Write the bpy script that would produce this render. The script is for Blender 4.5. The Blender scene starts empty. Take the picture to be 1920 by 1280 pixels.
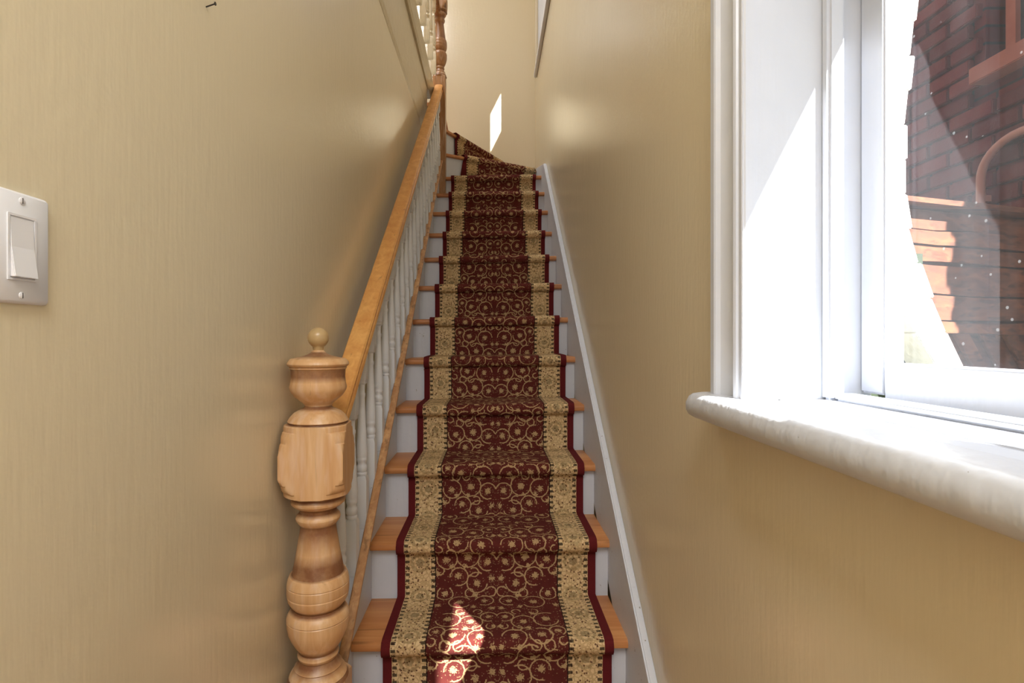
import bpy, bmesh, math, random
from mathutils import Vector, Matrix
random.seed(7)
SC = bpy.context.scene
COL = SC.collection
# ------------------------------------------------------------------ camera
# world: X right, Y along the stairs, Z up; the eye is the origin (1.28 m above the hall floor)
cam_d = bpy.data.cameras.new('camera'); cam = bpy.data.objects.new('camera', cam_d); COL.objects.link(cam)
cam.location = (0, 0, 0); cam.rotation_euler = (math.pi/2, 0, 0)
cam_d.sensor_width = 36.0; cam_d.lens = 18.75
cam_d.shift_x = 39/1920; cam_d.shift_y = -3/1920
cam_d.clip_start = 0.02
SC.camera = cam
# ------------------------------------------------------------------ world, sun, fill lights, exposure
W = bpy.data.worlds.new('sky'); SC.world = W; W.use_nodes = True
bg = W.node_tree.nodes['Background']
bg.inputs['Color'].default_value = (0.80, 0.90, 1.0, 1); bg.inputs['Strength'].default_value = 0.6
SUN_DIR = Vector((-0.57, 1.0, -1.14)).normalized()
sd = bpy.data.lights.new('sun', 'SUN'); so = bpy.data.objects.new('sun', sd); COL.objects.link(so)
sd.energy = 19.0; sd.angle = 0.0093; sd.color = (1.0, 0.98, 0.95)
so.rotation_euler = SUN_DIR.to_track_quat('-Z', 'Y').to_euler(); so.location = (4, -5, 8)
def area(name, loc, size, energy, color, rot=(0, 0, 0)):
    d = bpy.data.lights.new(name, 'AREA'); d.shape = 'RECTANGLE'; d.size, d.size_y = size
    d.energy = energy; d.color = color
    o = bpy.data.objects.new(name, d); COL.objects.link(o); o.location = loc; o.rotation_euler = rot
    return o
area('hall_fill_light', (-0.03, -0.95, 1.60), (0.6, 1.7), 34, (0.985, 0.99, 1.0))  # unseen fill light added behind the eye, not a fixture of the hall
area('upper_hall_fill_light', (-1.15, 2.9, 4.40), (0.8, 1.6), 50, (0.99, 0.99, 1.0))  # unseen fill added over the upper hall to brighten the stairwell
SC.view_settings.view_transform = 'Standard'; SC.view_settings.look = 'None'
SC.view_settings.exposure = 0.50; SC.view_settings.gamma = 1.0
SC.view_settings.use_curve_mapping = False

# ------------------------------------------------------------------ helpers
def lin(r, g, b):
    f = lambda c: (c/255)/12.92 if c/255 <= 0.04045 else ((c/255+0.055)/1.055)**2.4
    return (f(r), f(g), f(b), 1)

class NB:
    """small node builder"""
    def __init__(s, name):
        s.m = bpy.data.materials.new(name); s.m.use_nodes = True
        s.t = s.m.node_tree; s.n = s.t.nodes; s.l = s.t.links
        s.p = s.n['Principled BSDF']; s.out = s.n['Material Output']
    def put(s, sock, v):
        if isinstance(v, bpy.types.NodeSocket): s.l.new(v, sock)
        elif v is not None: sock.default_value = v
    def math(s, op, a, b=None, c=None):
        n = s.n.new('ShaderNodeMath'); n.operation = op
        s.put(n.inputs[0], a); s.put(n.inputs[1], b); s.put(n.inputs[2], c); return n.outputs[0]
    def coord(s, kind='Object'): return s.n.new('ShaderNodeTexCoord').outputs[kind]
    def mapping(s, v, scale=(1, 1, 1), loc=(0, 0, 0), rot=(0, 0, 0)):
        n = s.n.new('ShaderNodeMapping'); s.put(n.inputs[0], v)
        n.inputs['Scale'].default_value = scale; n.inputs['Location'].default_value = loc
        n.inputs['Rotation'].default_value = rot; return n.outputs[0]
    def noise(s, v, scale, detail=3, rough=0.5, dist=0.0, out=0):
        n = s.n.new('ShaderNodeTexNoise'); s.put(n.inputs['Vector'], v)
        n.inputs['Scale'].default_value = scale; n.inputs['Detail'].default_value = detail
        n.inputs['Roughness'].default_value = rough; n.inputs['Distortion'].default_value = dist
        return n.outputs[out]
    def voro(s, v, scale, out='Distance', feature='F1'):
        n = s.n.new('ShaderNodeTexVoronoi'); n.feature = feature; s.put(n.inputs['Vector'], v)
        n.inputs['Scale'].default_value = scale; return n.outputs[out]
    def ramp(s, f, stops):
        n = s.n.new('ShaderNodeValToRGB'); s.put(n.inputs[0], f)
        e = n.color_ramp.elements
        while len(e) < len(stops): e.new(0.5)
        for k, (p, c) in enumerate(stops): e[k].position = p; e[k].color = c
        return n.outputs[0]
    def mix(s, f, a, b, mode='MIX'):
        n = s.n.new('ShaderNodeMix'); n.data_type = 'RGBA'; n.blend_type = mode
        s.put(n.inputs[0], f); s.put(n.inputs[6], a); s.put(n.inputs[7], b); return n.outputs[2]
    def bump(s, h, strength=0.2, dist=0.01):
        n = s.n.new('ShaderNodeBump'); s.put(n.inputs['Height'], h)
        n.inputs['Strength'].default_value = strength; n.inputs['Distance'].default_value = dist
        s.l.new(n.outputs[0], s.p.inputs['Normal']); return n.outputs[0]
    def sep(s, v):
        n = s.n.new('ShaderNodeSeparateXYZ'); s.put(n.inputs[0], v); return n.outputs
    def comb(s, x, y, z=0.0):
        n = s.n.new('ShaderNodeCombineXYZ'); s.put(n.inputs[0], x); s.put(n.inputs[1], y); s.put(n.inputs[2], z); return n.outputs[0]
    def base(s, c, rough=0.5, spec=0.5):
        s.put(s.p.inputs['Base Color'], c); s.put(s.p.inputs['Roughness'], rough)
        s.p.inputs['Specular IOR Level'].default_value = spec; return s

def paint_wall():
    b = NB('beige_gloss_wall_paint'); v = b.coord()
    big = b.noise(v, 1.3, 3); col = b.mix(big, lin(217, 204, 175), lin(223, 212, 183))
    b.base(col, 0.21, 0.75)
    br = b.noise(b.mapping(v, (90, 90, 9)), 1.0, 3)          # vertical roller strokes
    fine = b.noise(v, 60, 2); sm = b.noise(v, 7, 2)
    h = b.math('ADD', b.math('MULTIPLY', br, 0.5), b.math('ADD', b.math('MULTIPLY', fine, 0.35), b.math('MULTIPLY', sm, 0.9)))
    b.bump(h, 0.13, 0.008); return b.m
def paint_white(name, c=(226, 229, 236), rough=0.35, chips=0.0, bump=0.12):
    b = NB(name); v = b.coord()
    n = b.noise(v, 14, 4); col = b.mix(n, lin(*c), lin(c[0]-10, c[1]-9, c[2]-8))
    if chips:
        w = b.noise(v, 55, 4, 0.65); k = b.math('GREATER_THAN', w, chips)
        col = b.mix(k, col, lin(138, 132, 126))
    b.base(col, rough)
    b.bump(b.math('ADD', b.noise(v, 40, 3), b.noise(b.mapping(v, (60, 60, 6)), 1, 2)), bump, 0.006); return b.m
def wood(name, light, dark, axis='z', knots=0.62, rough=0.38, scale=1.0, stain=0.0, rough_bump=0.1):
    b = NB(name); v = b.coord()
    st = {'x': (3, 40, 40), 'y': (40, 3, 40), 'z': (40, 40, 3)}[axis]
    g = b.noise(b.mapping(v, tuple(q*scale for q in st)), 1.0, 4, 0.6, 0.6)
    g2 = b.noise(b.mapping(v, tuple(q*scale*0.22 for q in st)), 1.0, 3, 0.5, 1.2)
    f = b.math('ADD', b.math('MULTIPLY', g, 0.55), b.math('MULTIPLY', g2, 0.45))
    col = b.ramp(f, [(0.34, lin(*dark)), (0.50, lin(*[int(.5*(p+q)) for p, q in zip(light, dark)])), (0.62, lin(*light))])
    k = b.noise(b.mapping(v, tuple(q*0.5 for q in st)), 2.2, 2, 0.5, 0.3)
    k = b.math('MULTIPLY', b.math('SUBTRACT', k, knots), 5.0); k = b.math('MINIMUM', b.math('MAXIMUM', k, 0), 0.55)
    col = b.mix(k, col, lin(*[int(q*0.62) for q in dark]))
    if stain:
        ga = b.n.new('ShaderNodeAttribute'); ga.attribute_name = 'groove'     # old stain left in the turned grooves
        q = b.math('MULTIPLY', ga.outputs['Fac'], b.math('MULTIPLY', b.math('ADD', b.noise(v, 22, 4, .65), 0.25), stain)); q = b.math('MINIMUM', q, 0.9)
        pale = b.math('MULTIPLY', b.math('MAXIMUM', b.math('SUBTRACT', b.noise(b.mapping(v, (50, 50, 7)), 1, 3), .52), 0), 2.2)
        col = b.mix(b.math('MINIMUM', pale, .35), col, lin(226, 204, 184))
        col = b.mix(q, col, lin(118, 70, 42))
    b.base(col, rough); b.bump(g, rough_bump, 0.004); return b.m

def smooth(me, on=True):
    for p in me.polygons: p.use_smooth = on
class MB:
    def __init__(s): s.v = []; s.f = []; s.gr = {}
    def add(s, vs, fs):
        o = len(s.v); s.v += [tuple(q) for q in vs]; s.f += [tuple(i+o for i in f) for f in fs]; return o
    def box(s, x0, x1, y0, y1, z0, z1):
        vs = [(x, y, z) for z in (z0, z1) for y in (y0, y1) for x in (x0, x1)]
        s.add(vs, [(0, 2, 3, 1), (4, 5, 7, 6), (0, 1, 5, 4), (2, 6, 7, 3), (0, 4, 6, 2), (1, 3, 7, 5)]); return s
    def prism(s, poly, a, b, put):
        """poly: list of 2D points; put(p, t) -> 3D; extruded from t=a to t=b"""
        n = len(poly); vs = [put(p, a) for p in poly]+[put(p, b) for p in poly]
        fs = [(i, (i+1) % n, n+(i+1) % n, n+i) for i in range(n)]+[tuple(range(n))[::-1], tuple(range(n, 2*n))]
        s.add(vs, fs); return s
    def sweep(s, sec, frames):
        """sec: closed 2D loop; frames: list of (origin, ux, uy)"""
        n = len(sec); vs = []
        for o, ux, uy in frames: vs += [Vector(o)+Vector(ux)*p[0]+Vector(uy)*p[1] for p in sec]
        m = len(frames); fs = []
        for j in range(m-1):
            for i in range(n): fs.append((j*n+i, j*n+(i+1) % n, (j+1)*n+(i+1) % n, (j+1)*n+i))
        fs += [tuple(range(n))[::-1], tuple(range((m-1)*n, m*n))]
        s.add(vs, fs); return s
    def lathe(s, prof, seg=48, square=None, rot=0.0, c=(0, 0)):
        """prof: (z, r[, s]) rows, s = half side of the square that clips the turning there"""
        vs = []; m = len(prof); o0 = len(s.v)
        for k in range(1, m-1):                               # how deep a row sits below its neighbours: stain stays there
            z, r = prof[k][0], prof[k][1]; best = 0
            for w in (1, 2, 3):
                a, c_ = prof[max(0, k-w)], prof[min(m-1, k+w)]
                t = (z-a[0])/((c_[0]-a[0]) or 1e-9); best = max(best, a[1]+(c_[1]-a[1])*t-r)
            for q in range(seg): s.gr[o0+k*seg+q] = 0.0 if len(prof[k]) > 2 else min(1.0, max(0.0, (best-.0006)/.0028))
        for row in prof:
            z, r = row[0], row[1]; sq = row[2] if len(row) > 2 else None
            for k in range(seg):
                a = 2*math.pi*k/seg; q = r
                if sq: q = min(r, sq/max(abs(math.cos(a)), abs(math.sin(a))))
                vs.append((c[0]+q*math.cos(a+rot), c[1]+q*math.sin(a+rot), z))
        fs = [(j*seg+k, j*seg+(k+1) % seg, (j+1)*seg+(k+1) % seg, (j+1)*seg+k) for j in range(m-1) for k in range(seg)]
        fs += [tuple(range(seg))[::-1], tuple(range((m-1)*seg, m*seg))]
        s.add(vs, fs); return s
    def mesh(s, name, mat, sm=None, bevel=0.0):
        me = bpy.data.meshes.new(name); me.from_pydata(s.v, [], s.f)
        bm = bmesh.new(); bm.from_mesh(me)
        bmesh.ops.recalc_face_normals(bm, faces=bm.faces)
        if bevel:
            bmesh.ops.bevel(bm, geom=[e for e in bm.edges if len(e.link_faces) == 2 and e.calc_face_angle(0) > 0.6], offset=bevel, segments=2, affect='EDGES', clamp_overlap=True)
        bm.to_mesh(me); bm.free()
        if s.gr:
            at_ = me.attributes.new('groove', 'FLOAT', 'POINT')
            if len(me.vertices) == len(s.v):
                for k, q in s.gr.items(): at_.data[k].value = q
        if mat: me.materials.append(mat)
        if sm is not None:
            smooth(me); me.set_sharp_from_angle(angle=math.radians(sm))
        return me
    def obj(s, name, mat, parent=None, sm=None, bevel=0.0):
        o = bpy.data.objects.new(name, s.mesh(name, mat, sm, bevel)); COL.objects.link(o)
        if parent:
            o.parent = parent; o.matrix_parent_inverse = parent.matrix_world.inverted()
        return o
def tag(o, label=None, cat=None, group=None, kind=None):
    for k, q in (('label', label), ('category', cat), ('group', group), ('kind', kind)):
        if q: o[k] = q
    return o
def thing(name, label, cat, loc=(0, 0, 0), group=None):
    o = bpy.data.objects.new(name, None); COL.objects.link(o); o.location = loc; o.empty_display_size = 0.1
    o.matrix_world = Matrix.Translation(loc)
    return tag(o, label, cat, group)
def struct(name, mb, mat, parent=None, **k):
    o = mb.obj(name, mat, parent, **k)
    if not parent: o['kind'] = 'structure'
    return o
def piece(name, me, parent, loc, rot=(0, 0, 0), sc=(1, 1, 1)):
    o = bpy.data.objects.new(name, me); COL.objects.link(o); o.parent = parent
    o.matrix_parent_inverse = parent.matrix_world.inverted()
    o.location = loc; o.rotation_euler = rot; o.scale = sc; return o

# ------------------------------------------------------------------ materials
M = {}
M['wall'] = paint_wall()
M['white'] = paint_white('white_gloss_paint')
M['trimwhite'] = paint_white('white_window_paint', (208, 212, 221), 0.32, 0, 0.10)
M['stool'] = paint_white('worn_white_sill_paint', (204, 207, 214), 0.38, 0.72, 0.25)
M['stairwhite'] = paint_white('bluish_white_stair_paint', (214, 218, 228), 0.4, 0.70)
M['ceil'] = paint_white('ceiling_paint', (238, 234, 226), 0.7)
M['trimbeige'] = paint_white('grey_beige_gloss_paint', (220, 208, 180), 0.3, 0, 0.5)
M['pine'] = wood('stripped_pine_newel', (226, 190, 146), (200, 150, 100), 'z', 0.70, stain=1.1)
M['rail'] = wood('honey_pine_handrail', (234, 180, 108), (208, 144, 78), 'y', 0.68)
M['cap'] = wood('brown_pine_cap_rail', (206, 162, 116), (168, 118, 78), 'y', 0.58, scale=1.6)
M['tread'] = wood('orange_pine_tread', (206, 146, 92), (182, 116, 66), 'x', 0.62)
M['newel2'] = wood('darker_varnished_newel', (178, 132, 88), (142, 100, 62), 'z', stain=0.6)
M['plastic'] = NB('white_switch_plastic').base(lin(226, 227, 232), 0.3).m
M['dark'] = NB('dark_iron').base(lin(48, 42, 38), 0.5).m
b = NB('oak_floor'); vv = b.coord(); b.base(b.mix(b.noise(b.mapping(vv, (30, 3, 30)), 1, 3), lin(150, 100, 60), lin(180, 130, 84)), 0.35); M['floor'] = b.m

# runner pattern: field with scrolls and blossoms, two cream borders; UV in metres
RW = 0.663
def runner_material():
    b = NB('maroon_persian_runner'); uv = b.coord('UV')
    s = b.sep(uv); u, v = s[0], s[1]
    jit = b.noise(uv, 160, 2, 0.5, 0, 1)
    n = b.n.new('ShaderNodeVectorMath'); n.operation = 'MULTIPLY_ADD'; b.put(n.inputs[0], jit)
    n.inputs[1].default_value = (0.006, 0.006, 0); n.inputs[2].default_value = (-0.003, -0.003, 0)
    js = b.sep(n.outputs[0])
    x = b.math('ABSOLUTE', b.math('ADD', b.math('SUBTRACT', u, RW/2), b.math('MULTIPLY', js[0], 1.0)))   # distance from the centre line
    PER = 0.445
    y = b.math('MODULO', b.math('ADD', b.math('ADD', v, 4.45), js[1]), PER)
    P = b.comb(x, y, 0.0)
    def dist(cx, cy):
        q = b.n.new('ShaderNodeVectorMath'); q.operation = 'DISTANCE'; b.l.new(P, q.inputs[0]); q.inputs[1].default_value = (cx, cy, 0); return q.outputs['Value']
    acc = None; blo = None
    def mx(a, q): return q if a is None else b.math('MAXIMUM', a, q)
    # scrolls: ring centre, radius, cut circle (opens the ring)
    rings = [(.040, .060, .030, .070, .045, .020), (.120, .050, .036, .085, .050, .018), (.172, .095, .026, .172, .130, .020),
             (.065, .135, .034, .035, .150, .020), (.125, .155, .030, .150, .135, .018), (.030, .205, .030, .000, .190, .022),
             (.095, .225, .038, .130, .240, .020), (.165, .215, .034, .190, .240, .020), (.050, .290, .036, .020, .270, .022),
             (.128, .300, .034, .100, .320, .018), (.178, .320, .024, .178, .290, .016), (.080, .370, .036, .110, .350, .020),
             (.150, .385, .038, .180, .400, .022), (.025, .400, .026, .000, .385, .018), (.090, .100, .014, 0, 0, 0), (.150, .262, .015, 0, 0, 0),
             (.018, .105, .016, .03, .10, .012), (.075, .170, .015, .09, .17, .012), (.188, .175, .013, .19, .19, .010), (.060, .335, .014, .05, .35, .012), (.112, .262, .014, .10, .27, .010), (.190, .275, .012, .20, .28, .010), (.115, .432, .014, .10, .44, .010), (.060, .432, .013, .07, .42, .010), (.020, .345, .013, .02, .36, .010)]
    for cx, cy, r, mx_, my_, mr in rings:
        q = b.math('COMPARE', dist(cx, cy), r, 0.0021)
        if mr: q = b.math('MULTIPLY', q, b.math('GREATER_THAN', dist(mx_, my_), mr))
        acc = mx(acc, q)
    blobs = [(.040, .058, .011), (.120, .050, .013), (.070, .092, .009), (.172, .098, .011), (.065, .132, .012), (.015, .150, .010), (.128, .158, .012),
             (.150, .190, .009), (.030, .205, .012), (.095, .222, .014), (.168, .212, .012), (.062, .255, .009), (.050, .292, .012), (.130, .300, .013),
             (.180, .320, .010), (.095, .335, .009), (.080, .372, .012), (.150, .388, .014), (.025, .402, .010), (.190, .030, .010), (.015, .010, .010), (.075, .020, .009),
             (.195, .165, .009), (.110, .420, .009), (.010, .345, .009), (.105, .190, .008), (.012, .258, .009)]
    ang = b.noise(uv, 190, 1)
    for cx, cy, r in blobs:
        blo = mx(blo, b.math('LESS_THAN', b.math('ADD', dist(cx, cy), b.math('MULTIPLY', b.math('SUBTRACT', ang, 0.5), 0.026)), r*0.86))
    cell = b.voro(b.comb(x, y), 120, 'Distance'); fil = b.math('LESS_THAN', b.math('ADD', cell, b.math('MULTIPLY', ang, 0.35)), 0.42)     # small filler leaves
    cr = b.voro(b.comb(x, y), 300, 'Distance'); loop = b.noise(uv, 700, 2)
    field = b.mix(b.noise(uv, 30, 2), lin(82, 34, 31), lin(104, 46, 41))
    gold = b.mix(loop, lin(176, 144, 102), lin(202, 172, 128))
    c = b.mix(b.math('MULTIPLY', fil, 0.42), field, gold)
    c = b.mix(b.math('MULTIPLY', acc, 0.92), c, gold)
    petal = b.math('GREATER_THAN', cr, 0.28)
    c = b.mix(b.math('MULTIPLY', blo, b.math('ADD', 0.45, b.math('MULTIPLY', petal, 0.5))), c, gold)
    # border
    bu = b.math('SUBTRACT', x, 0.2035)            # 0 at the field edge, 0.103 at the binding
    by = b.math('MODULO', b.math('ADD', v, 4.6), 0.115)
    med = b.n.new('ShaderNodeVectorMath'); med.operation = 'DISTANCE'; b.l.new(b.comb(bu, by), med.inputs[0]); med.inputs[1].default_value = (0.052, 0.057, 0)
    md = b.math('ADD', med.outputs['Value'], b.math('MULTIPLY', b.math('SUBTRACT', ang, 0.5), 0.012))
    cream = b.mix(b.noise(uv, 60, 3), lin(214, 186, 138), lin(232, 206, 162))
    sp = b.voro(uv, 95, 'Distance'); spots = b.math('LESS_THAN', sp, 0.28)
    vine = b.math('COMPARE', b.voro(uv, 75, 'Distance', 'DISTANCE_TO_EDGE'), 0.06, 0.05)
    cb = b.mix(b.math('MULTIPLY', vine, 0.5), cream, lin(160, 118, 70))
    cb = b.mix(b.math('MULTIPLY', spots, 0.85), cb, lin(84, 40, 30))
    cb = b.mix(b.math('MULTIPLY', b.math('COMPARE', md, 0.027, 0.005), 0.38), cb, lin(112, 92, 56))
    cb = b.mix(b.math('MULTIPLY', b.math('LESS_THAN', md, 0.014), 0.5), cb, lin(92, 80, 52))
    tick = b.math('LESS_THAN', b.math('MODULO', b.math('ADD', v, 4.6), 0.021), 0.009)
    ed = b.math('MAXIMUM', b.math('COMPARE', bu, 0.008, 0.0065), b.math('COMPARE', bu, 0.094, 0.0065))
    cb = b.mix(b.math('MULTIPLY', b.math('MULTIPLY', ed, tick), 0.88), cb, lin(40, 30, 26))
    ln = b.math('COMPARE', bu, 0.0, 0.0022); cb = b.mix(ln, cb, lin(46, 28, 24))
    c = b.mix(b.math('GREATER_THAN', bu, -0.001), c, cb)
    b.base(c, 0.95, 0.15)
    b.p.inputs['Sheen Weight'].default_value = 0.0
    b.bump(b.math('ADD', loop, b.math('MULTIPLY', b.noise(uv, 18, 2), 0.6)), 0.5, 0.003)
    return b.m
M['runner'] = runner_material()
b = NB('maroon_binding'); b.base(b.mix(b.noise(b.coord(), 300, 2), lin(84, 24, 27), lin(104, 33, 35)), 0.9, 0.15); M['binding'] = b.m

# ------------------------------------------------------------------ room shell
XL, XR, YB, ZF = -0.487, 0.415, 5.06, -1.282
struct('floor', MB().box(-0.7, 0.75, -3.5, 5.3, ZF-0.1, ZF), M['floor'])
struct('wall_left', MB().box(XL-0.12, XL, -3.0, 3.98, ZF, 1.62), M['wall'])
wr = MB()
WO = 0.688                                                    # outer face of the right wall
Y0, Y1, Z0, Z1 = 0.10, 0.86, -0.137, 0.84                    # lower window hole
U0, U1, V0, V1 = 3.70, 4.72, 2.43, 3.60                      # upper window hole, inside
WI = 0.612
wr.box(XR, WI, -3.0, Y0, ZF, 4.5); wr.box(XR, WI, Y0, Y1, ZF, Z0); wr.box(XR, WI, Y0, Y1, Z1, 4.5)
wr.box(XR, WI, Y1, 3.6, ZF, 4.5); wr.box(XR, WO, 3.6, U0, ZF, 4.5); wr.box(XR, WO, U0, U1, ZF, V0); wr.box(XR, WO, U0, U1, V1, 4.5); wr.box(XR, WO, U1, 5.2, ZF, 4.5)
wall_right = struct('wall_right', wr, M['wall'])
struct('wall_outside', MB().box(WI, .70, -3.0, Y0-.05, ZF, 4.5).box(WI, .70, .965, 3.598, ZF, 4.5).box(WI, .70, Y0-.05, .965, ZF, -.165).box(WI, .70, Y0-.05, .965, .842, 2.4), NB('brown_outer_render').base(lin(96, 66, 56), .9).m)
struct('wall_back', MB().box(-2.0, WO, YB, YB+0.14, ZF, 4.5), M['wall'])
struct('wall_upper', MB().box(-2.0, -1.9, -1.0, YB, 1.62, 4.5), M['wall'])
struct('wall_landing', MB().box(-1.9, XL-0.12, 3.9, 3.98, ZF, 1.62), M['wall'])
struct('floor_upper', MB().box(-1.9, XL-.005, -1.0, 3.98, 1.70, 1.93), M['floor'])
struct('ceiling_hall', MB().box(XL-0.12, XR, -5.0, 1.1, 1.62, 1.70), M['ceil'])  # unseen stretch beyond the wall ends is added to keep sun out
struct('ceiling_stairwell', MB().box(-2.0, WO, -1.0, YB+0.14, 4.5, 4.6), M['ceil'])
struct('wall_front', MB().box(-2.0, WO, -1.1, -1.0, 1.70, 4.5), M['wall'])
# fascia of the upper hall floor: cracked plaster band, flat board, nosing
def along(poly, y0, y1, dx0=0.0, dx1=0.0):
    mb = MB(); mb.prism(poly, 0, 1, lambda p, t: (p[0]+dx0+(dx1-dx0)*t, y0+(y1-y0)*t, p[1])); return mb
struct('trim_1', along([(XL-.02, 1.475), (XL+.002, 1.475), (XL+.010, 1.50), (-.466, 1.685), (-.470, 1.70), (XL-.02, 1.70)], 1.1, 3.90, 0.004, -0.006), M['trimbeige'])
struct('trim_2', along([(XL-.02, 1.70), (-.474, 1.70), (-.474, 1.86), (XL-.02, 1.86)], 1.1, 3.94), M['trimbeige'])
struct('trim_3', along([(XL-.02, 1.86), (-.462, 1.86), (-.452, 1.875), (-.436, 1.925), (-.436, 1.945), (XL-.02, 1.945)], 1.1, 4.12, 0.012, -0.004), M['trimbeige'])

# ------------------------------------------------------------------ staircase
G, R = 0.24, 0.19512
SAG = 0.0135
def ny(i): return 1.525+G*(i-1)              # nosing front of tread i
def nz(i): return -0.892+R*(i-1)             # underside of tread i
TH = 0.027
TL, TR = -0.402, 0.392
sg = lambda x: SAG*x
stair = thing('staircase', 'steep straight staircase with white risers and pine treads winding left at the top', 'staircase', (0, ny(0), ZF))
def tread_mesh(x0, x1, y0, y1, z0):
    sec = [(y0+.012, z0), (y0+.003, z0+.004), (y0, z0+.013), (y0+.003, z0+.022), (y0+.012, z0+TH), (y1, z0+TH), (y1, z0)]
    mb = MB(); mb.prism(sec, x0, x1, lambda p, t: (t, p[0], p[1]+sg(t))); return mb
for i in range(0, 13):
    tread_mesh(TL, TR, ny(i), ny(i)+G+0.032, nz(i)).obj('tread', M['tread'], stair, sm=40)
    zb = nz(i-1)+TH if i > 0 else ZF
    mb = MB(); mb.prism([(ny(i)+.03, zb-.001), (ny(i)+.05, zb-.001), (ny(i)+.05, nz(i)), (ny(i)+.03, nz(i))], TL, TR, lambda p, t: (t, p[0], p[1]+sg(t)))
    mb.obj('riser', M['stairwhite'], stair)
def rake(x0, x1, ctop, cbot, y0, y1, extra=None):
    """board parallel to the stairs; c = z - slope*y"""
    k = R/G
    poly = [(y0, max(ZF, cbot+k*y0)), (y0, ctop+k*y0)]+(extra or [(y1, ctop+k*y1)])+[(y1, cbot+k*y1)]
    mb = MB(); mb.prism(poly, x0, x1, lambda p, t: (t, p[0], p[1])); return mb
rake(TR, XR-.0005, -1.93, -2.40, 1.18, 4.66, [(4.0, -1.93+4.0*R/G), (4.66, 1.50)]).obj('skirt_board', M['stairwhite'], stair, bevel=0.004)
rake(-0.434, TL, -1.985, -2.40, 1.36, 4.12).obj('stringer', M['stairwhite'], stair, bevel=0.003)
# winders: pivot at the upper newel
PX, PY = -0.37, 4.215
def winder(i, ang, z0, reach_wall, y_back):
    d = Vector((math.cos(ang), math.sin(ang))); nrm = Vector((-d.y, d.x))
    if reach_wall == 'right': L = (TR-PX)/d.x
    else: L = (YB-0.035-PY)/d.y
    a = Vector((PX-0.03, PY)); e = Vector((PX, PY))+d*L
    mb = MB()
    sec = [(0, 0), (-.009, .004), (-.012, .013), (-.009, .022), (0, TH), (.03, TH), (.03, 0)]
    mb.prism(sec, 0, L, lambda p, t: (PX+d.x*t+nrm.x*p[0], PY+d.y*t+nrm.y*p[0], z0+p[1]))
    o = mb.obj('tread', M['tread'], stair, sm=40)
    # deck behind the nosing
    if reach_wall == 'right': poly = [(PX, PY), (e.x, e.y), (TR, YB-.01), (PX-0.10, YB-.01), (PX-0.10, PY+.02)]
    else: poly = [(PX, PY), (e.x, e.y), (PX-0.10, YB-.01), (PX-0.10, PY+.02)]
    q = MB(); q.prism([(p[0]+nrm.x*.03, min(YB-.005, p[1]+nrm.y*.03)) for p in poly[:2]]+poly[2:], z0+.001, z0+TH-.001, lambda p, t: (p[0], p[1], t))
    q.obj('tread', M['tread'], stair)
    rb = MB(); rb.prism([(.012, 0), (.03, 0)][:1]+[(.03, 0), (.03, -R+TH), (.012, -R+TH)], 0, L, lambda p, t: (PX+d.x*t+nrm.x*p[0], PY+d.y*t+nrm.y*p[0], z0+p[1]))
    rb.obj('riser', M['stairwhite'], stair)
    return d, nrm, L
W13 = (math.radians(29.5), nz(13)); W14 = (math.radians(60), nz(14))
g13 = winder(13, W13[0], W13[1], 'right', YB); g14 = winder(14, W14[0], W14[1], 'back', YB)
tl = MB(); tl.box(-1.885, PX-0.01, PY-.02, YB-.005, nz(15), nz(15)+TH); tl.obj('tread', M['tread'], stair)
MB().box(PX-0.04, PX-0.02, PY, YB-.005, nz(14)+TH, nz(15)).obj('riser', M['stairwhite'], stair)

# runner
runner = thing('stair_runner', 'maroon floral stair carpet runner with cream borders down the middle of the stairs', 'carpet', (0.0175, ny(0), ZF))
CT = 0.009
prof = []                                   # (y, z) of the upper face and the offset normal
def step_pts(i):
    zb = (nz(i-1)+TH if i > 0 else ZF)
    y, z = ny(i), nz(i)
    p = [(y+.03, zb+.012), (y+.03, z-.05), (y+.028, z-.012), (y+.016, z-.004), (y+.003, z-.001), (y-.001, z+.006), (y-.0015, z+.016), (y+.003, z+TH-.002), (y+.014, z+TH), (y+.06, z+TH), (y+.12, z+TH), (y+.19, z+TH), (y+G+.018, z+TH)]
    return p
for i in range(0, 13): prof += step_pts(i)
prof = [(ny(0)+.03, ZF+.002)]+prof[1:]
prof[-1] = (ny(12)+0.21, nz(12)+TH)
def offset(pts, d):
    out = []
    for k, p in enumerate(pts):
        a = Vector(pts[max(0, k-1)]); c = Vector(pts[min(len(pts)-1, k+1)]); t = (c-a).normalized(); nn = Vector((-t.y, t.x))
        out.append((p[0]+nn.x*d, p[1]+nn.y*d))
    return out
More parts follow.
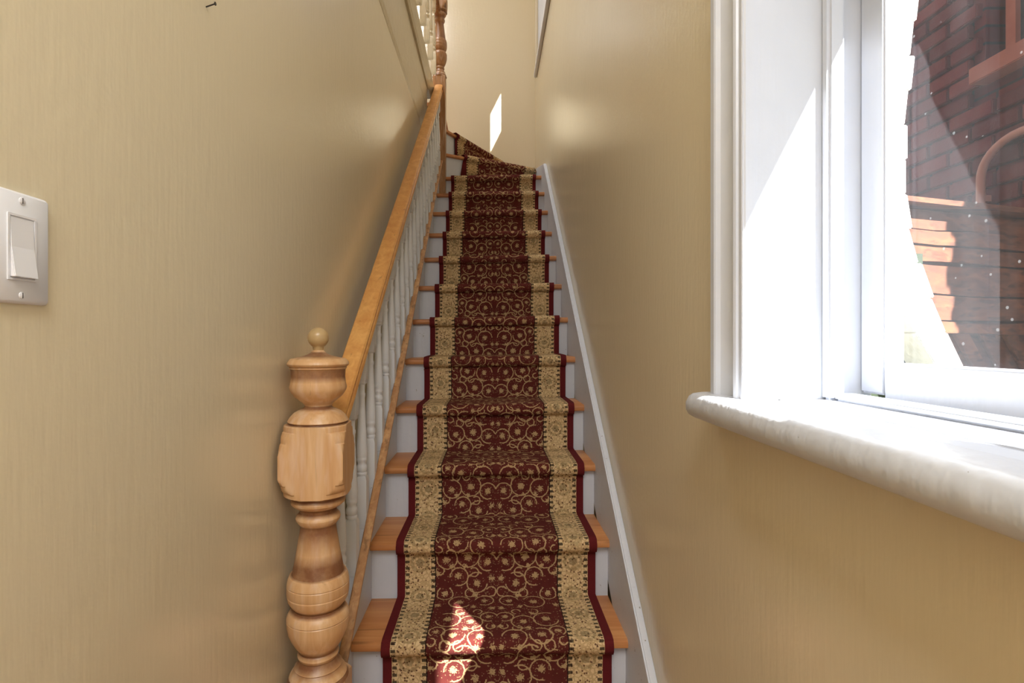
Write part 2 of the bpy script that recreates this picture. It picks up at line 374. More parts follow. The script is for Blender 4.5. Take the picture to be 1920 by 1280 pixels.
def strip(name, u0, u1, nu, lift, mat, xc, close=True):
    up = offset(prof, CT+lift); lo = offset(prof, 0.0008)
    L = [0.0]
    for k in range(1, len(prof)): L.append(L[-1]+math.dist(up[k], up[k-1]))
    us = [u0+(u1-u0)*j/nu for j in range(nu+1)]
    vs = []; uvs = []
    rng = random.Random(3)
    for k in range(len(prof)):
        for uu in us:
            x = xc-RW/2+uu; w = 0.0010*math.sin(9*uu+L[k]*7)
            vs.append((x, up[k][0]+w*0.4, up[k][1]+sg(x)+w)); uvs.append((uu, L[k]))
    n = nu+1; m = len(prof); o = len(vs)
    for k in range(m):
        for uu in (us[0], us[-1]):
            x = xc-RW/2+uu; vs.append((x, lo[k][0], lo[k][1]+sg(x))); uvs.append((uu, L[k]))
    fs = [(k*n+j, k*n+j+1, (k+1)*n+j+1, (k+1)*n+j) for k in range(m-1) for j in range(nu)]
    for k in range(m-1):
        fs.append((o+2*k, k*n, (k+1)*n, o+2*k+2)); fs.append((k*n+nu, o+2*k+1, o+2*k+3, (k+1)*n+nu))
    me = bpy.data.meshes.new(name); me.from_pydata(vs, [], fs); lay = me.uv_layers.new(name='UVMap')
    for p in me.polygons:
        p.use_smooth = True
        for li in p.loop_indices: lay.data[li].uv = uvs[me.loops[li].vertex_index]
    me.materials.append(mat); me.set_sharp_from_angle(angle=math.radians(50))
    ob = bpy.data.objects.new(name, me); COL.objects.link(ob); ob.parent = runner; ob.matrix_parent_inverse = runner.matrix_world.inverted(); return ob
EW = 0.026
strip('carpet', EW, RW-EW, 10, 0.0, M['runner'], 0.0175)
tag(strip('binding', 0, EW, 2, 0.0015, M['binding'], 0.0175), 'plain maroon bound edge'); tag(strip('binding', RW-EW, RW, 2, 0.0015, M['binding'], 0.0175), 'plain maroon bound edge')
def winder_carpet(gd, z0, t0, t1, voff, slant):
    d, nrm, L = gd; nt = 14
    pr = [(.012-.009, -R+TH+.004), (.003, -.04), (.002, -.012), (-.008, -.004), (-.020, .004), (-.0215, .014), (-.018, TH), (-.006, TH+CT), (.03, TH+CT), (.10, TH+CT)]
    Ls = [0.0]
    for k in range(1, len(pr)): Ls.append(Ls[-1]+math.dist(pr[k], pr[k-1]))
    def make(name, ta, tb, u0, mat, lift):
        vs = []; uvs = []
        for k, p in enumerate(pr):
            s0 = slant*(1-min(1, max(0, (p[1]+R-TH)/(R-TH))))
            for j in range(nt+1):
                a0 = ta+s0; t = a0+(tb-a0)*j/nt; q = p[0]-lift
                shr = 1.0
                vs.append((PX+d.x*t+nrm.x*q, min(YB-.002, PY+d.y*t+nrm.y*q), z0+p[1]+lift)); uvs.append((u0+(t-ta)*RW/0.72, Ls[k]+voff))
        n = nt+1
        fs = [(k*n+j, k*n+j+1, (k+1)*n+j+1, (k+1)*n+j) for k in range(len(pr)-1) for j in range(nt)]
        me = bpy.data.meshes.new(name); me.from_pydata(vs, [], fs); lay = me.uv_layers.new(name='UVMap')
        for p in me.polygons:
            p.use_smooth = True
            for li in p.loop_indices: lay.data[li].uv = uvs[me.loops[li].vertex_index]
        me.materials.append(mat)
        ob = bpy.data.objects.new(name, me); COL.objects.link(ob); ob.parent = runner; ob.matrix_parent_inverse = runner.matrix_world.inverted()
        md = ob.modifiers.new('thick', 'SOLIDIFY'); md.thickness = 0.006; md.offset = 1; return ob
    make('carpet', t0+EW, t1-.004, EW, M['runner'], 0.0)
    tag(make('binding', t0, t0+EW+.002, 0, M['binding'], 0.0012), 'plain maroon bound edge')
winder_carpet(g13, W13[1], 0.165, g13[2]-.02, 0.0, -0.03)
winder_carpet(g14, W14[1], 0.15, g14[2]-.004, 0.2, 0.0)

# ------------------------------------------------------------------ newel posts
def px_prof(rows, d=1.26): return [((637-y)*d/1000, hw*d/1000)+((sq,) if sq else ()) for y, hw, sq in rows]
def newel(name, label, loc, mat, rscale, zmap, zbot, rot, seg=64, base_half=0.066):
    t = thing(name, label, 'newel post', (loc[0], loc[1], zbot))
    B = 0.0715
    body = []
    rows = [(758, 25), (761, 24.5), (764, 27), (768, 36), (772, 43), (776, 47), (780, 50.5), (784, 53), (787.5, 55), (789.5, 54), (790.5, 52), (792, 53)]
    rows = [(y, hw, None) for y, hw in rows]
    blk = [(792.5, 60.5), (794, 62), (800, 62.5), (803, 62.2), (804.5, 65.5), (810, 68.5), (816, 70.3), (822, 70.5), (824, 74), (830, 76.5), (836, 78.5), (841, 79.5), (843.5, 83), (884, 83), (886.5, 79.5), (891, 77.5), (896, 74), (898, 71), (903, 70.3), (908, 68), (912, 65), (913.5, 62.5), (921, 62), (923, 59.5)]
    rows += [(y, hw, B) for y, hw in blk]
    low = [(926, 45), (930, 47.5), (936, 49.5), (940, 48.5), (945, 43), (949, 36), (952, 33.5), (957, 33), (960, 36), (964, 39.5), (968, 40.5), (972, 39.5), (977, 36), (981, 33), (984, 32), (992, 33), (1010, 36), (1030, 39.3), (1050, 43), (1066, 46), (1070, 47), (1073, 51.5), (1080, 54.5), (1088, 56), (1089.5, 55.2), (1091, 56.2), (1105, 56.4), (1107, 55.4), (1109, 56), (1118, 54), (1126, 49.5), (1132, 44), (1134, 43), (1136, 46), (1140, 51.5), (1147, 55.5), (1152, 56.5), (1153.5, 55.4), (1155, 56.5), (1168, 55.8), (1180, 53), (1192, 48), (1202, 42), (1211, 36), (1215, 34), (1217, 36), (1222, 37.5), (1227, 36), (1230, 33.5), (1236, 36), (1244, 43), (1246, 42), (1254, 48.5), (1260, 52), (1262, 51), (1268, 55)]
    rows += [(y, hw, None) for y, hw in low]
    rows += [(1270, 58, base_half), (1275, 66, base_half), (1284, 74, base_half), (1290, 80, base_half)]
    pr = px_prof(rows)
    pr.append((-1.30, 0.11, base_half))
    pr = [(zmap(z), r*rscale)+((q[0]*rscale,) if q else ()) for z, r, *q in pr]
    pr = [q for q in pr if q[0] > zbot]
    pr.append((zbot, 0.11*rscale, base_half*rscale))
    mb = MB(); mb.lathe(pr, seg, rot=rot, c=loc); mb.obj('post', mat, t, sm=28)
    cap = [(656.5, 9), (658, 11), (661, 14), (664, 19), (667, 27), (670, 39), (672, 49), (674, 52), (676, 53), (678, 55), (682, 56), (685, 54.5), (687, 51.5), (688.5, 51), (690, 52), (691.5, 50), (693, 49.3), (705, 48.5), (716, 50), (725, 51.8), (731, 50.5), (737, 47), (743, 42), (748, 36), (752, 31), (755, 27.5), (758, 25)]
    mb = MB(); mb.lathe([(zmap(z), r*rscale) for z, r in px_prof([(y, h, None) for y, h in cap])], seg, c=loc)
    cp = mb.obj('urn_cap', mat, t, sm=32)
    zc = zmap((637-633)*1.26/1000); rb = 0.0245*rscale
    pr = [(zmap((637-657)*1.26/1000), .011*rscale), (zmap((637-653.5)*1.26/1000), .0125*rscale)]
    pr += [(zc+rb*math.sin(a), max(.0005, rb*math.cos(a))) for a in [math.radians(-58+k*148/14) for k in range(15)]]
    mb = MB(); mb.lathe(pr, 32, c=loc); mb.obj('ball_finial', M['finial'], t, sm=60)
    return t
b = NB('olive_stained_ball'); vv = b.coord(); b.base(b.mix(b.noise(b.mapping(vv, (20, 20, 60)), 1, 3), lin(170, 142, 98), lin(196, 168, 122)), 0.3); M['finial'] = b.m
NX, NY = -0.409, 1.262
newel('newel_post', 'pale stripped pine newel post with urn cap and ball finial at the stair foot', (NX, NY), M['pine'], 1.0, lambda z: z, nz(0)+TH+0.001, math.radians(4.0), 96)
def z2(z): return 2.045+(z+0.795)*1.165
N2 = (-0.402, 4.16)
newel('newel_post', 'darker varnished turned newel post at the head of the stairs', N2, M['newel2'], 0.80, z2, nz(11)+TH-.012, 0.0, 48, 0.060)

# ------------------------------------------------------------------ balustrade
K = R/G
RXA, RXB = -0.420, -0.404
def railz(y): return -0.262+(y-1.33)*0.802          # top of the handrail
bal = thing('stair_balustrade', 'honey pine handrail on white turned balusters up the left of the stairs', 'balustrade', (-0.415, 1.34, ZF))
sec = [(-.030, -.010), (-.026, -.003), (-.014, 0.0), (.014, 0.0), (.026, -.004), (.031, -.013), (.029, -.024), (.022, -.031), (.022, -.037), (.029, -.043), (.031, -.055), (.026, -.062), (.024, -.080), (-.024, -.080), (-.026, -.062), (-.031, -.055), (-.029, -.043), (-.022, -.037), (-.022, -.031), (-.030, -.024)]
def rx(y): return RXA+(RXB-RXA)*(y-1.33)/(4.13-1.33)
ys = [1.322+(4.128-1.322)*k/6 for k in range(7)]
MB().sweep(sec, [((rx(y), y, railz(y)), (1, 0, 0), (0, 0, 1)) for y in ys]).obj('handrail', M['rail'], bal, sm=35)
capsec = [(-.013, -.016), (.013, -.016), (.013, -.004), (.008, 0), (-.010, 0), (-.013, -.004)]
MB().sweep(capsec, [((-.386, y, -1.952+K*y), (1, 0, 0), (0, 0, 1)) for y in (1.325, 2.5, 4.10)]).obj('cap_rail', M['cap'], bal, sm=40)
def baluster_mesh(slopes):
    """unit drawing with its foot on the rake; z = 0 at the foot centre line, about 0.62 tall"""
    prt = [(.018, .000, 1), (.018, .155, 1), (.0175, .165, 1)]
    mb = MB(); h = .0175
    # square foot with slanted ends
    vs = []; 
    for z, s_ in ((0, .0185), (.150, .0185), (.163, .0150)):
        for sx, sy in ((-1, -1), (1, -1), (1, 1), (-1, 1)): vs.append((sx*s_, sy*s_, z+(sy*s_*K if z == 0 else 0)))
    fs = [(j*4+k, j*4+(k+1) % 4, (j+1)*4+(k+1) % 4, (j+1)*4+k) for j in range(2) for k in range(4)]+[(3, 2, 1, 0), (8, 9, 10, 11)]
    mb.add(vs, fs)
    t = [(.160, .0135), (.166, .0165), (.172, .0170), (.176, .0145), (.180, .0165), (.188, .0178), (.196, .0172), (.200, .0150), (.206, .0138), (.211, .0150), (.217, .0172), (.223, .0172), (.226, .0160),
         (.232, .0178), (.245, .0180), (.275, .0170), (.33, .0142), (.39, .0114), (.430, .0100), (.434, .0108), (.439, .0122), (.445, .0122), (.449, .0098), (.462, .0096), (.476, .0106), (.480, .0118)]
    mb.lathe(t, 14)
    vs = []
    for z, s_ in ((.478, .0105), (.482, .0140), (.492, .0140), (.495, .0165), (.510, .0165), (.600, .0165)):
        for sx, sy in ((-1, -1), (1, -1), (1, 1), (-1, 1)): vs.append((sx*s_, sy*s_, z+(sy*s_*K if z == .6 else 0)))
    fs = [(j*4+k, j*4+(k+1) % 4, (j+1)*4+(k+1) % 4, (j+1)*4+k) for j in range(5) for k in range(4)]+[(3, 2, 1, 0), (20, 21, 22, 23)]
    mb.add(vs, fs)
    return mb.mesh('baluster', M['white'], 40)
bme = baluster_mesh(K)
k = 0; y = 1.475
while y < 4.09:
    zf = -1.985+K*y
    piece('baluster', bme, bal, (rx(y)+.001, y, zf), (0, 0, random.uniform(-.03, .03)), (1, 1, (railz(y)-.078-zf)/0.600))
    y += 0.1215
# upper hall balustrade
bme_b = bme.copy(); bme_b.materials[0] = M['trimbeige']
ub = thing('landing_balustrade', 'white balusters under a dark rail along the upper hall edge', 'balustrade', (-0.425, 3.0, 1.945))
MB().box(-.452, -.392, 1.2, 4.115, 2.515, 2.575).obj('handrail', M['newel2'], ub, bevel=0.012)
y = 1.3
while y < 4.1:
    piece('baluster', bme_b, ub, (-.422, y, 1.945), (0, 0, 0), (1, 1, .57/.6)); y += 0.20

# ------------------------------------------------------------------ lower window
win = tag(MB().box(0.397, 0.60, 0.842, 0.862, -0.094, 0.84).obj('window_1', M['trimwhite']), kind='structure')    # far jamb lining
MB().box(0.415, 0.60, 0.098, 0.118, -0.094, 0.84).obj('jamb', M['trimwhite'], win)
MB().box(0.415, 0.60, 0.118, 0.842, 0.80, 0.84).obj('head', M['trimwhite'], win)
# casing: moulded board, profile in (y outwards from the opening, x off the wall)
def casing(sign, yin):
    q = [(0, 0), (0, .014), (.004, .019), (.009, .019), (.0115, .013), (.0145, .013), (.017, .022), (.022, .024), (.026, .022), (.028, .010), (.036, .008), (.050, .009), (.064, .014), (.076, .021), (.080, .028), (.083, .030), (.096, .030), (.101, .026), (.104, .020), (.104, 0)]
    mb = MB(); mb.prism(q, -0.094, 0.95, lambda p, t: (XR-p[1], yin+sign*p[0], t)); return mb
casing(1, 0.840).obj('casing', M['trimwhite'], win, sm=25)
casing(-1, 0.12).obj('casing', M['trimwhite'], win, sm=25)
MB().box(XR-.024, XR, 0.016, 0.944, 0.84, 0.95).obj('casing', M['trimwhite'], win, bevel=.004)
# stops
MB().box(0.520, 0.547, 0.822, 0.842, -0.094, 0.80).obj('stop_bead', M['trimwhite'], win, bevel=.005)
MB().box(0.520, 0.547, 0.118, 0.138, -0.094, 0.80).obj('stop_bead', M['trimwhite'], win, bevel=.005)
MB().box(0.528, 0.560, 0.138, 0.822, -0.094, -0.082).obj('stop_bead', M['trimwhite'], win, bevel=.004)
# stool: front board with bullnose, back boards, hairline joints
def bull(x0, x1, y0, y1, z0, z1, r, seg=6):
    c = [(x1, z0), (x1, z1)]
    zm = (z0+z1)/2; h = (z1-z0)/2
    for k in range(seg+1):
        a = math.pi/2+math.pi*k/seg; c.append((x0+r+r*math.cos(a), zm+h*math.sin(a)))
    mb = MB(); mb.prism(c, y0, y1, lambda p, t: (p[0], t, p[1])); return mb
stool_mb = MB()
def stool_outline():
    # plan (x, y): rounded horn at the far end
    x0, x1 = 0.350, 0.4135; y0, y1 = 0.0, 0.985; r = .030
    pts = [(x1, y0), (x1, y1)]
    for k in range(7):
        a = math.pi/2+math.pi/2*k/6; pts.append((x0+r+r*math.cos(a), y1-r+r*math.sin(a)))
    pts.append((x0, y0)); return pts
pl = stool_outline()
rings_ = [(-.137, .010), (-.133, .004), (-.124, 0), (-.112, 0), (-.101, .004), (-.096, .009), (-.094, .016)]
cxm, cym = 0.4135, 0.5
vs = []
for z, ins in rings_:
    for (x, y_) in pl: vs.append((min(.4135, x+ins) if x < .4135 else x, y_-ins if y_ > .9 and x < .4135 else (y_ if y_ <= .9 else y_-ins), z))
n = len(pl); fs = [(j*n+k, j*n+(k+1) % n, (j+1)*n+(k+1) % n, (j+1)*n+k) for j in range(len(rings_)-1) for k in range(n)]+[tuple(range(n))[::-1], tuple(range((len(rings_)-1)*n, len(rings_)*n))]
stool_mb.add(vs, fs)
stool = stool_mb.obj('stool', M['stool'], win, sm=35)
MB().box(0.4145, 0.452, 0.1, 0.842, -.130, -.0945).obj('stool_board', M['trimwhite'], win, bevel=.0015)
MB().box(0.4540, 0.60, 0.1, 0.842, -.130, -.0935).obj('stool_board', M['trimwhite'], win, bevel=.0015)
# sash
sash = MB().box(0.580, 0.612, 0.788, 0.838, -.082, 0.80).obj('sash', M['trimwhite'], win, bevel=.003)
MB().box(0.580, 0.612, 0.122, 0.172, -.082, 0.80).obj('stile', M['trimwhite'], sash, bevel=.003)
MB().box(0.580, 0.612, 0.172, 0.788, -.0934, -.034).obj('rail', M['trimwhite'], sash, bevel=.003)
MB().box(0.580, 0.612, 0.172, 0.788, 0.765, 0.80).obj('rail', M['trimwhite'], sash, bevel=.003)
# dusty pane
def glass_material():
    b = NB('dusty_window_glass'); n = b.n; l = b.l; v = b.coord()
    n.remove(b.p)
    tr = n.new('ShaderNodeBsdfTransparent'); tr.inputs[0].default_value = (.94, .96, .96, 1)
    gl = n.new('ShaderNodeBsdfGlossy'); gl.inputs['Roughness'].default_value = 0.02
    m1 = n.new('ShaderNodeMixShader'); m1.inputs[0].default_value = 0.05; l.new(tr.outputs[0], m1.inputs[1]); l.new(gl.outputs[0], m1.inputs[2])
    ds = n.new('ShaderNodeBsdfTranslucent'); ds.inputs[0].default_value = (.80, .86, .90, 1)
    streak = b.noise(b.mapping(v, (8, 8, 1.5)), 2.0, 4, 0.6)
    cloud = b.noise(v, 6, 4, 0.6)
    haze = b.math('MULTIPLY', b.math('MAXIMUM', b.math('SUBTRACT', b.math('MULTIPLY', streak, cloud), 0.13), 0.0), 0.13)
    spk = b.voro(v, 55, 'Distance'); sel = b.voro(v, 55, 'Color')
    sel = b.math('GREATER_THAN', b.sep(sel)[0], 0.72)
    spots = b.math('MULTIPLY', b.math('LESS_THAN', spk, 0.11), sel)
    f = b.math('MINIMUM', b.math('ADD', b.math('ADD', haze, 0.004), b.math('MULTIPLY', spots, 0.12)), 0.5)
    m2 = n.new('ShaderNodeMixShader'); l.new(f, m2.inputs[0]); l.new(m1.outputs[0], m2.inputs[1]); l.new(ds.outputs[0], m2.inputs[2])
    l.new(m2.outputs[0], b.out.inputs[0]); return b.m
M['glass'] = glass_material()
b = NB('clear_window_glass'); b.n.remove(b.p); tr = b.n.new('ShaderNodeBsdfTransparent'); gl = b.n.new('ShaderNodeBsdfGlossy'); gl.inputs['Roughness'].default_value = .02
m1 = b.n.new('ShaderNodeMixShader'); m1.inputs[0].default_value = .06; b.l.new(tr.outputs[0], m1.inputs[1]); b.l.new(gl.outputs[0], m1.inputs[2]); b.l.new(m1.outputs[0], b.out.inputs[0]); M['clear'] = b.m
pm = MB(); pm.add([(0.600, .170, -.036), (0.600, .790, -.036), (0.600, .790, .767), (0.600, .170, .767)], [(0, 1, 2, 3)])
tag(pm.obj('pane', M['glass'], sash), 'dusty, speckled glass')

# ------------------------------------------------------------------ upper window (splayed reveal, small pane)
A = [(XR, U0, V0), (XR, U1, V0), (XR, U1, V1), (XR, U0, V1)]
g0, g1, h0, h1 = 4.12, 4.35, 2.79, 3.21
Bq = [(0.50, g0-.05, h0-.05), (0.50, g1+.05, h0-.05), (0.50, g1+.05, h1+.05), (0.50, g0-.05, h1+.05)]
O = [(WO, U0, V0), (WO, U1, V0), (WO, U1, V1), (WO, U0, V1)]
OI = [(WO, U0, h0-.05), (WO, g1+.05, h0-.05), (WO, g1+.05, h1+.40), (WO, U0, h1+.40)]
m = MB(); m.add(A+Bq+OI+O, [(i, (i+1) % 4, 4+(i+1) % 4, 4+i) for i in range(4)]+[(4+i, 4+(i+1) % 4, 8+(i+1) % 4, 8+i) for i in range(4)]+[(8+i, 8+(i+1) % 4, 12+(i+1) % 4, 12+i) for i in range(4)])
w2 = tag(m.obj('window_2', M['trimwhite']), kind='structure')
fr = MB(); fr.box(.497, .53, g0-.055, g0, h0-.055, h1+.055).box(.497, .53, g1, g1+.055, h0-.055, h1+.055).box(.497, .53, g0, g1, h0-.055, h0).box(.497, .53, g0, g1, h1, h1+.055)
f2 = fr.obj('frame', M['trimwhite'], w2)
q = MB(); q.add([(.515, g0, h0), (.515, g1, h0), (.515, g1, h1), (.515, g0, h1)], [(0, 1, 2, 3)]); q.obj('pane', M['clear'], f2)
MB().box(0.388, XR, 3.62, 4.86, 2.385, 2.43).obj('stool', M['white'], w2, bevel=.006)
MB().box(XR-.02, XR, 4.72, 4.80, 2.43, 3.7).obj('casing', M['trimbeige'], w2, bevel=.004)
MB().box(XR-.02, XR, 3.62, 3.70, 2.43, 3.7).obj('casing', M['trimbeige'], w2, bevel=.004)

# ------------------------------------------------------------------ light switch, nail
sw = thing('light_switch', 'white rocker light switch on the beige left wall', 'light switch', (XL, .547, .094))
def rounded(w, h, r, t, ch, n=5):
    """rounded plate in the y-z plane, thickness along +x, chamfered face"""
    loops = []
    for (dx, ins) in ((0, 0), (t-ch, 0), (t, ch)):
        pts = []
        for cx, cy, a0 in ((w/2-r, h/2-r, 0), (-w/2+r, h/2-r, 90), (-w/2+r, -h/2+r, 180), (w/2-r, -h/2+r, 270)):
            for k in range(n+1):
                a = math.radians(a0+90*k/n); pts.append((dx, cx+(r-ins)*math.cos(a), cy+(r-ins)*math.sin(a)))
        loops.append(pts)
    mb = MB(); m_ = len(loops[0]); vs = sum(loops, [])
    fs = [(j*m_+k, j*m_+(k+1) % m_, (j+1)*m_+(k+1) % m_, (j+1)*m_+k) for j in range(2) for k in range(m_)]+[tuple(range(m_))[::-1], tuple(range(2*m_, 3*m_))]
    mb.add(vs, fs); return mb
def at(mb, x, y, z): mb.v = [(p[0]+x, p[1]+y, p[2]+z) for p in mb.v]; return mb
at(rounded(.070, .114, .005, .0055, .0025), XL, .547, .094).obj('plate', M['plastic'], sw, sm=50)
fr = MB()
def ring(y0, y1, z0, z1, w, x0, x1):
    q = MB(); q.box(x0, x1, y0, y0+w, z0, z1).box(x0, x1, y1-w, y1, z0, z1).box(x0, x1, y0+w, y1-w, z0, z0+w).box(x0, x1, y0+w, y1-w, z1-w, z1); return q
ring(.547-.0168, .547+.0168, .094-.0335, .094+.0335, .0022, XL+.0045, XL+.0066).obj('rocker_frame', M['plastic'], sw)
rk = MB(); yy0, yy1, za, zb_ = .547-.0138, .547+.0138, .094-.0305, .094+.0305
rk.prism([(0.004, za), (.0115, za), (.0072, .094), (.0060, zb_), (0.004, zb_)], yy0, yy1, lambda p, t: (XL+p[0], t, p[1])); rk.obj('rocker', M['plastic'], sw, bevel=.0006)
for dz in (-.0485, .0485):
    s = MB(); s.lathe([(0, .0036), (.0008, .0034), (.0013, .0022)], 16); s.v = [(XL+.0053+p[2], .547+p[0], .094+dz+p[1]) for p in s.v]
    so_ = s.obj('screw', M['plastic'], sw, sm=40)
    q = MB().box(XL+.0060, XL+.0068, .547-.0004, .547+.0004, .094+dz-.0028, .094+dz+.0028); q.obj('slot', M['dark'], so_)
nl = MB(); nl.lathe([(0, .0012), (.022, .0012), (.0221, .003), (.0235, .003)], 10); nl.v = [(XL+p[2]-.004, .912+p[0]-p[2]*0.3, .568+p[1]+p[2]*.1) for p in nl.v]
tag(nl.obj('wall_nail', M['dark']), 'small thin nail sticking out high on the beige left wall', 'nail')

# ------------------------------------------------------------------ outside
b = NB('ground_concrete'); vv = b.coord(); b.base(b.mix(b.noise(vv, 5, 4), lin(88, 84, 78), lin(112, 108, 100)), 0.9); M['ground'] = b.m
struct('ground', MB().box(WO, 9, -6, 9, -1.35, -1.15), M['ground'])
def brick_material(name, a, c_, rough=0.85):
    b = NB(name); v = b.coord(); rnd = b.n.new('ShaderNodeObjectInfo').outputs['Random']
    col = b.ramp(rnd, [(0.0, lin(*a)), (0.5, lin(*[int((p+q)/2) for p, q in zip(a, c_)])), (1.0, lin(*c_))])
    col = b.mix(b.math('MULTIPLY', b.noise(v, 40, 4, .6), 0.5), col, lin(*[int(q*.55) for q in a]))
    b.base(col, rough, 0.2); b.bump(b.noise(v, 90, 4), .5, .004); return b.m
M['brick'] = brick_material('dark_red_brick', (92, 34, 35), (128, 48, 43))
M['wbrick'] = brick_material('white_painted_brick', (236, 236, 232), (250, 250, 246))
b = NB('brick_backing'); sv = b.sep(b.coord()); tb = b.n.new('ShaderNodeTexBrick'); b.l.new(b.comb(sv[1], sv[2]), tb.inputs['Vector'])
for nm, q in (('Color1', lin(92, 34, 35)), ('Color2', lin(128, 48, 43)), ('Mortar', lin(56, 43, 44)), ('Scale', 1.0), ('Mortar Size', .006), ('Brick Width', .212), ('Row Height', .071)): tb.inputs[nm].default_value = q
b.base(b.mix(b.math('MULTIPLY', b.noise(b.coord(), 50, 3), .5), tb.outputs['Color'], lin(48, 36, 38)), .95, .1); M['mortar'] = b.m
b = NB('brown_stone_sill'); b.base(b.mix(b.noise(b.coord(), 30, 4), lin(150, 96, 84), lin(172, 114, 98)), .8, .2); M['stone'] = b.m
M['fencewood'] = wood('weathered_fence_wood', (146, 88, 56), (98, 60, 44), 'x', .55, .8, .8)
M['conduit'] = NB('brown_conduit').base(lin(178, 130, 116), .5).m
b = NB('shade_darkened_green_paint'); vv = b.coord(); b.base(b.mix(b.noise(b.mapping(vv, (20, 20, 4)), 1, 4), lin(34, 46, 30), lin(62, 74, 52)), .7); M['green'] = b.m  # green darkened in the colour itself to stand in for shade on the board
M['darkglass'] = NB('dark_window_glass').base(lin(30, 32, 38), .05).m

HW = 1.80; NXW = 2.0
house = thing('neighbour_house', 'dark red brick house wing across the side yard behind the wooden fence', 'house', (2.1, 2.3, -1.15))
wy0, wy1, wz0, wz1 = 1.30, 2.17, 1.10, 1.70
hm = MB(); hm.box(NXW+.012, NXW+.16, 0.62, wy0, -1.15, HW).box(NXW+.012, NXW+.16, wy0, wy1, -1.15, wz0).box(NXW+.012, NXW+.16, wy0, wy1, wz1, HW).box(NXW+.012, NXW+.16, wy1, 3.6, -1.15, HW).box(NXW+.16, NXW+.3, 0.62, 3.6, -1.15, HW)
hm.obj('wall', M['mortar'], house)
MB().box(NXW-.03, NXW+.32, 0.60, 3.64, HW, HW+.05).obj('coping', M['stone'], house, bevel=.008)
bk = MB().box(-.014, .014, -.1, .1, -.029, .029).mesh('brick', M['brick'], None, .004)
bkh = MB().box(-.014, .014, -.047, .047, -.029, .029).mesh('brick', M['brick'], None, .004)
row = 0; z = 0.215; nb = 0
while z < HW-.03:
    y = 0.73+(0.106 if row % 2 else 0)
    while y < 3.3:
        def clash(h): return z+.03 > wz0-.085 and z-.03 < wz1 and y+h > wy0-.0 and y-h < wy1+(0.02 if z < wz0 else 0)
        jx = random.uniform(-.003, .003)
        if not clash(.1):
            piece('brick', bk, house, (NXW+jx, y, z+random.uniform(-.002, .002)), (random.uniform(-.02, .02), 0, 0)); nb += 1
        elif y-.1 < wy1 < y+.1 and y+.1-wy1 > .06:
            h = (y+.1-wy1-.012)/2
            piece('brick', bkh, house, (NXW+jx, wy1+.012+h, z), (0, 0, 0), (1, h/.047, 1)); nb += 1
        y += 0.212
    z += 0.071; row += 1
MB().box(NXW-.06, NXW+.10, 1.1, 2.17, 1.033, 1.10).obj('window_sill', M['stone'], house, bevel=.004)
wf = MB().box(NXW+.04, NXW+.09, 2.075, 2.115, 1.10, wz1).obj('window_frame', M['stone'], house)
MB().box(NXW+.04, NXW+.09, 1.30, 2.075, 1.10, 1.135).obj('rail', M['stone'], wf)
MB().box(NXW+.06, NXW+.068, 1.30, 2.075, 1.135, wz1).obj('pane', M['darkglass'], wf)
# conduit
pts = [(1.955, 2.13, 0.0), (1.955, 2.13, .64)]
for k in range(1, 9):
    a = math.pi/2*k/8; pts.append((1.955, 2.13-.16*(1-math.cos(a)), .64+.13*math.sin(a)))
pts.append((1.955, 1.45, .77))
def tube(pts, r, seg=10):
    mb = MB(); fr = []
    for k, p in enumerate(pts):
        a = Vector(pts[max(0, k-1)]); c = Vector(pts[min(len(pts)-1, k+1)]); t = (c-a).normalized()
        ux = Vector((1, 0, 0)); uy = t.cross(ux).normalized(); fr.append((p, ux, uy))
    mb.sweep([(r*math.cos(2*math.pi*k/seg), r*math.sin(2*math.pi*k/seg)) for k in range(seg)], fr); return mb
cd = tube(pts, .015).obj('conduit', M['conduit'], None, sm=50); tag(cd, 'brown bent conduit pipe on the dark brick wall outside the window', 'pipe')
MB().lathe([(.40, .019), (.44, .019)], 12, c=(1.955, 2.13)).obj('coupling', M['conduit'], cd, sm=40)
MB().box(1.955, 2.0, 2.118, 2.142, .55, .575).obj('strap', M['conduit'], cd)
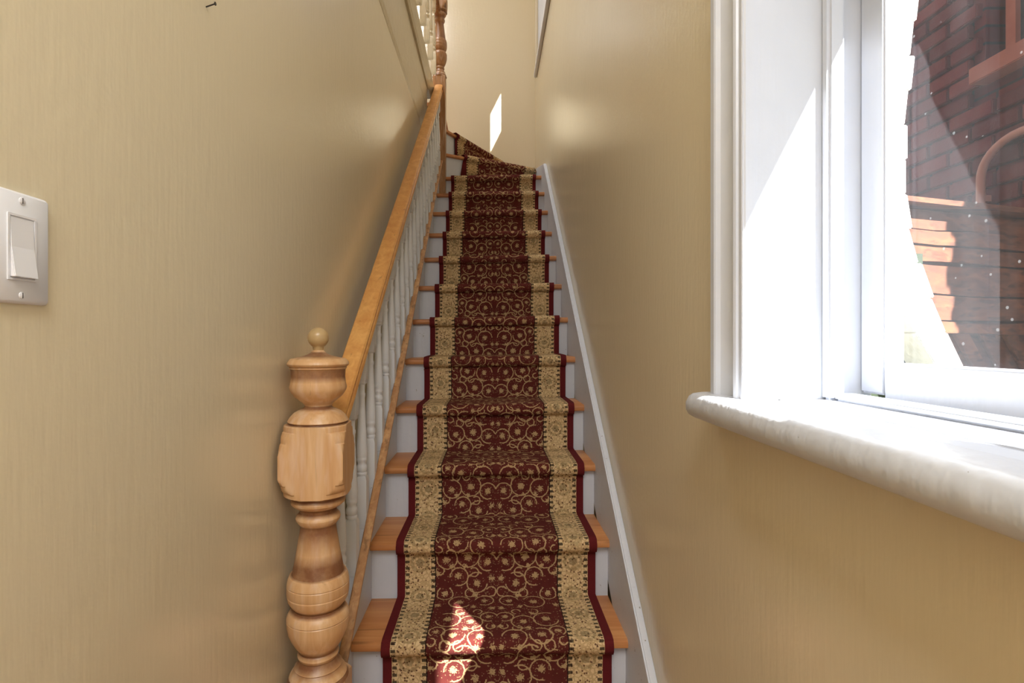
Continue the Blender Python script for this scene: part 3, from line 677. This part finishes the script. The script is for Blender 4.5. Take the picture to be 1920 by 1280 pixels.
# fence across the yard
fo = Vector((1.27, 1.62, 0)); fd = Vector((.502, .154, 0)).normalized(); fn = Vector((-fd.y, fd.x, 0)); frot = math.atan2(fd.y, fd.x)
fence = thing('wooden_fence', 'weathered brown board fence with lattice foot, just outside the window', 'fence', (1.4, 1.66, -1.15))
def fboard(name, s0, s1, t0, t1, z0, z1, mat=M['fencewood'], wob=.004):
    L = s1-s0; mb = MB(); secs = []
    n = 8; vs = []
    for k in range(n+1):
        s = s0+L*k/n; w = random.uniform(-wob, wob); w2 = random.uniform(-wob, wob)
        for (t, z) in ((t0, z0+w), (t1, z0+w), (t1, z1+w2), (t0, z1+w2)):
            p = fo+fd*s+fn*t; vs.append((p.x, p.y, z))
    fs = [(k*4+j, k*4+(j+1) % 4, k*4+4+(j+1) % 4, k*4+4+j) for k in range(n) for j in range(4)]+[(0, 1, 2, 3), (n*4+3, n*4+2, n*4+1, n*4)]
    mb.add(vs, fs); return mb.obj(name, mat, fence)
fboard('cap_board', -.55, .72, -.05, .07, .405, .420, wob=.001)
for z0, z1, t in ((.340, .392, 0), (.290, .333, -.012), (.238, .284, -.006), (.140, .230, 0), (.062, .134, -.01), (.018, .054, -.02)):
    fboard('plank', -.55, .72, t-.012, t+.012, z0, z1)
for s in (-.3, .62): fboard('post', s, s+.08, .014, .09, -1.15, .40, wob=0)
fboard('rail', -.55, .72, .012, .04, -.36, -.32)
for k in range(11):
    s = -.50+.115*k
    mb = MB(); a = fo+fd*s; vs = []
    for (ds_, z) in ((0, .02), (.062, .02), (.062-.30, -.36)[0:2] if False else (.062+.30, -.36), (.30, -.36)):
        for t in (-.006, .006): 
            p = fo+fd*(s+ds_)+fn*t; vs.append((p.x, p.y, z))
    mb.add(vs, [(0, 2, 4, 6), (1, 7, 5, 3), (0, 1, 3, 2), (2, 3, 5, 4), (4, 5, 7, 6), (6, 7, 1, 0)]); mb.obj('lattice_slat', M['fencewood'], fence)
fboard('back_board', -.55, .72, .012, .02, -1.0, .41)
# white painted brick reveal outside the pane, flaring at its foot
def edge_r(z): return .672+max(0, z-.35)*.11 if z > .24 else .672+.104*((.24-z)/.30)**1.5
def edge_l(z): return .600 if z > .13 else .600+.61*(.13-z)
z = 0.80
z = 0.74
while z > -.136:
    zt = z; zb = max(-.137, z-.0555); j = random.uniform(-.006, .003)
    q = MB(); q.prism([(edge_l(zt)+.014, zt), (edge_l(zb)+.014, zb), (edge_r(zb)+j, zb), (edge_r(zt)+j, zt)], .862, .925, lambda p, t: (p[0], t, p[1]))
    br = q.obj('brick', M['wbrick'], wall_right, bevel=.002); z -= .056
gb = MB().box(.616, .75, .927, .96, -.137, .15).obj('board', M['green'])
tag(gb, 'green board darkened for shade, low behind the white bricks outside the pane', 'board')
MB().box(.614, .688, Y0-.05, .965, .748, .842).obj('lintel', M['white'], wall_right)
MB().box(.614, .86, .1, 1.1, -.16, -.138).obj('outer_sill', M['green'], wall_right)
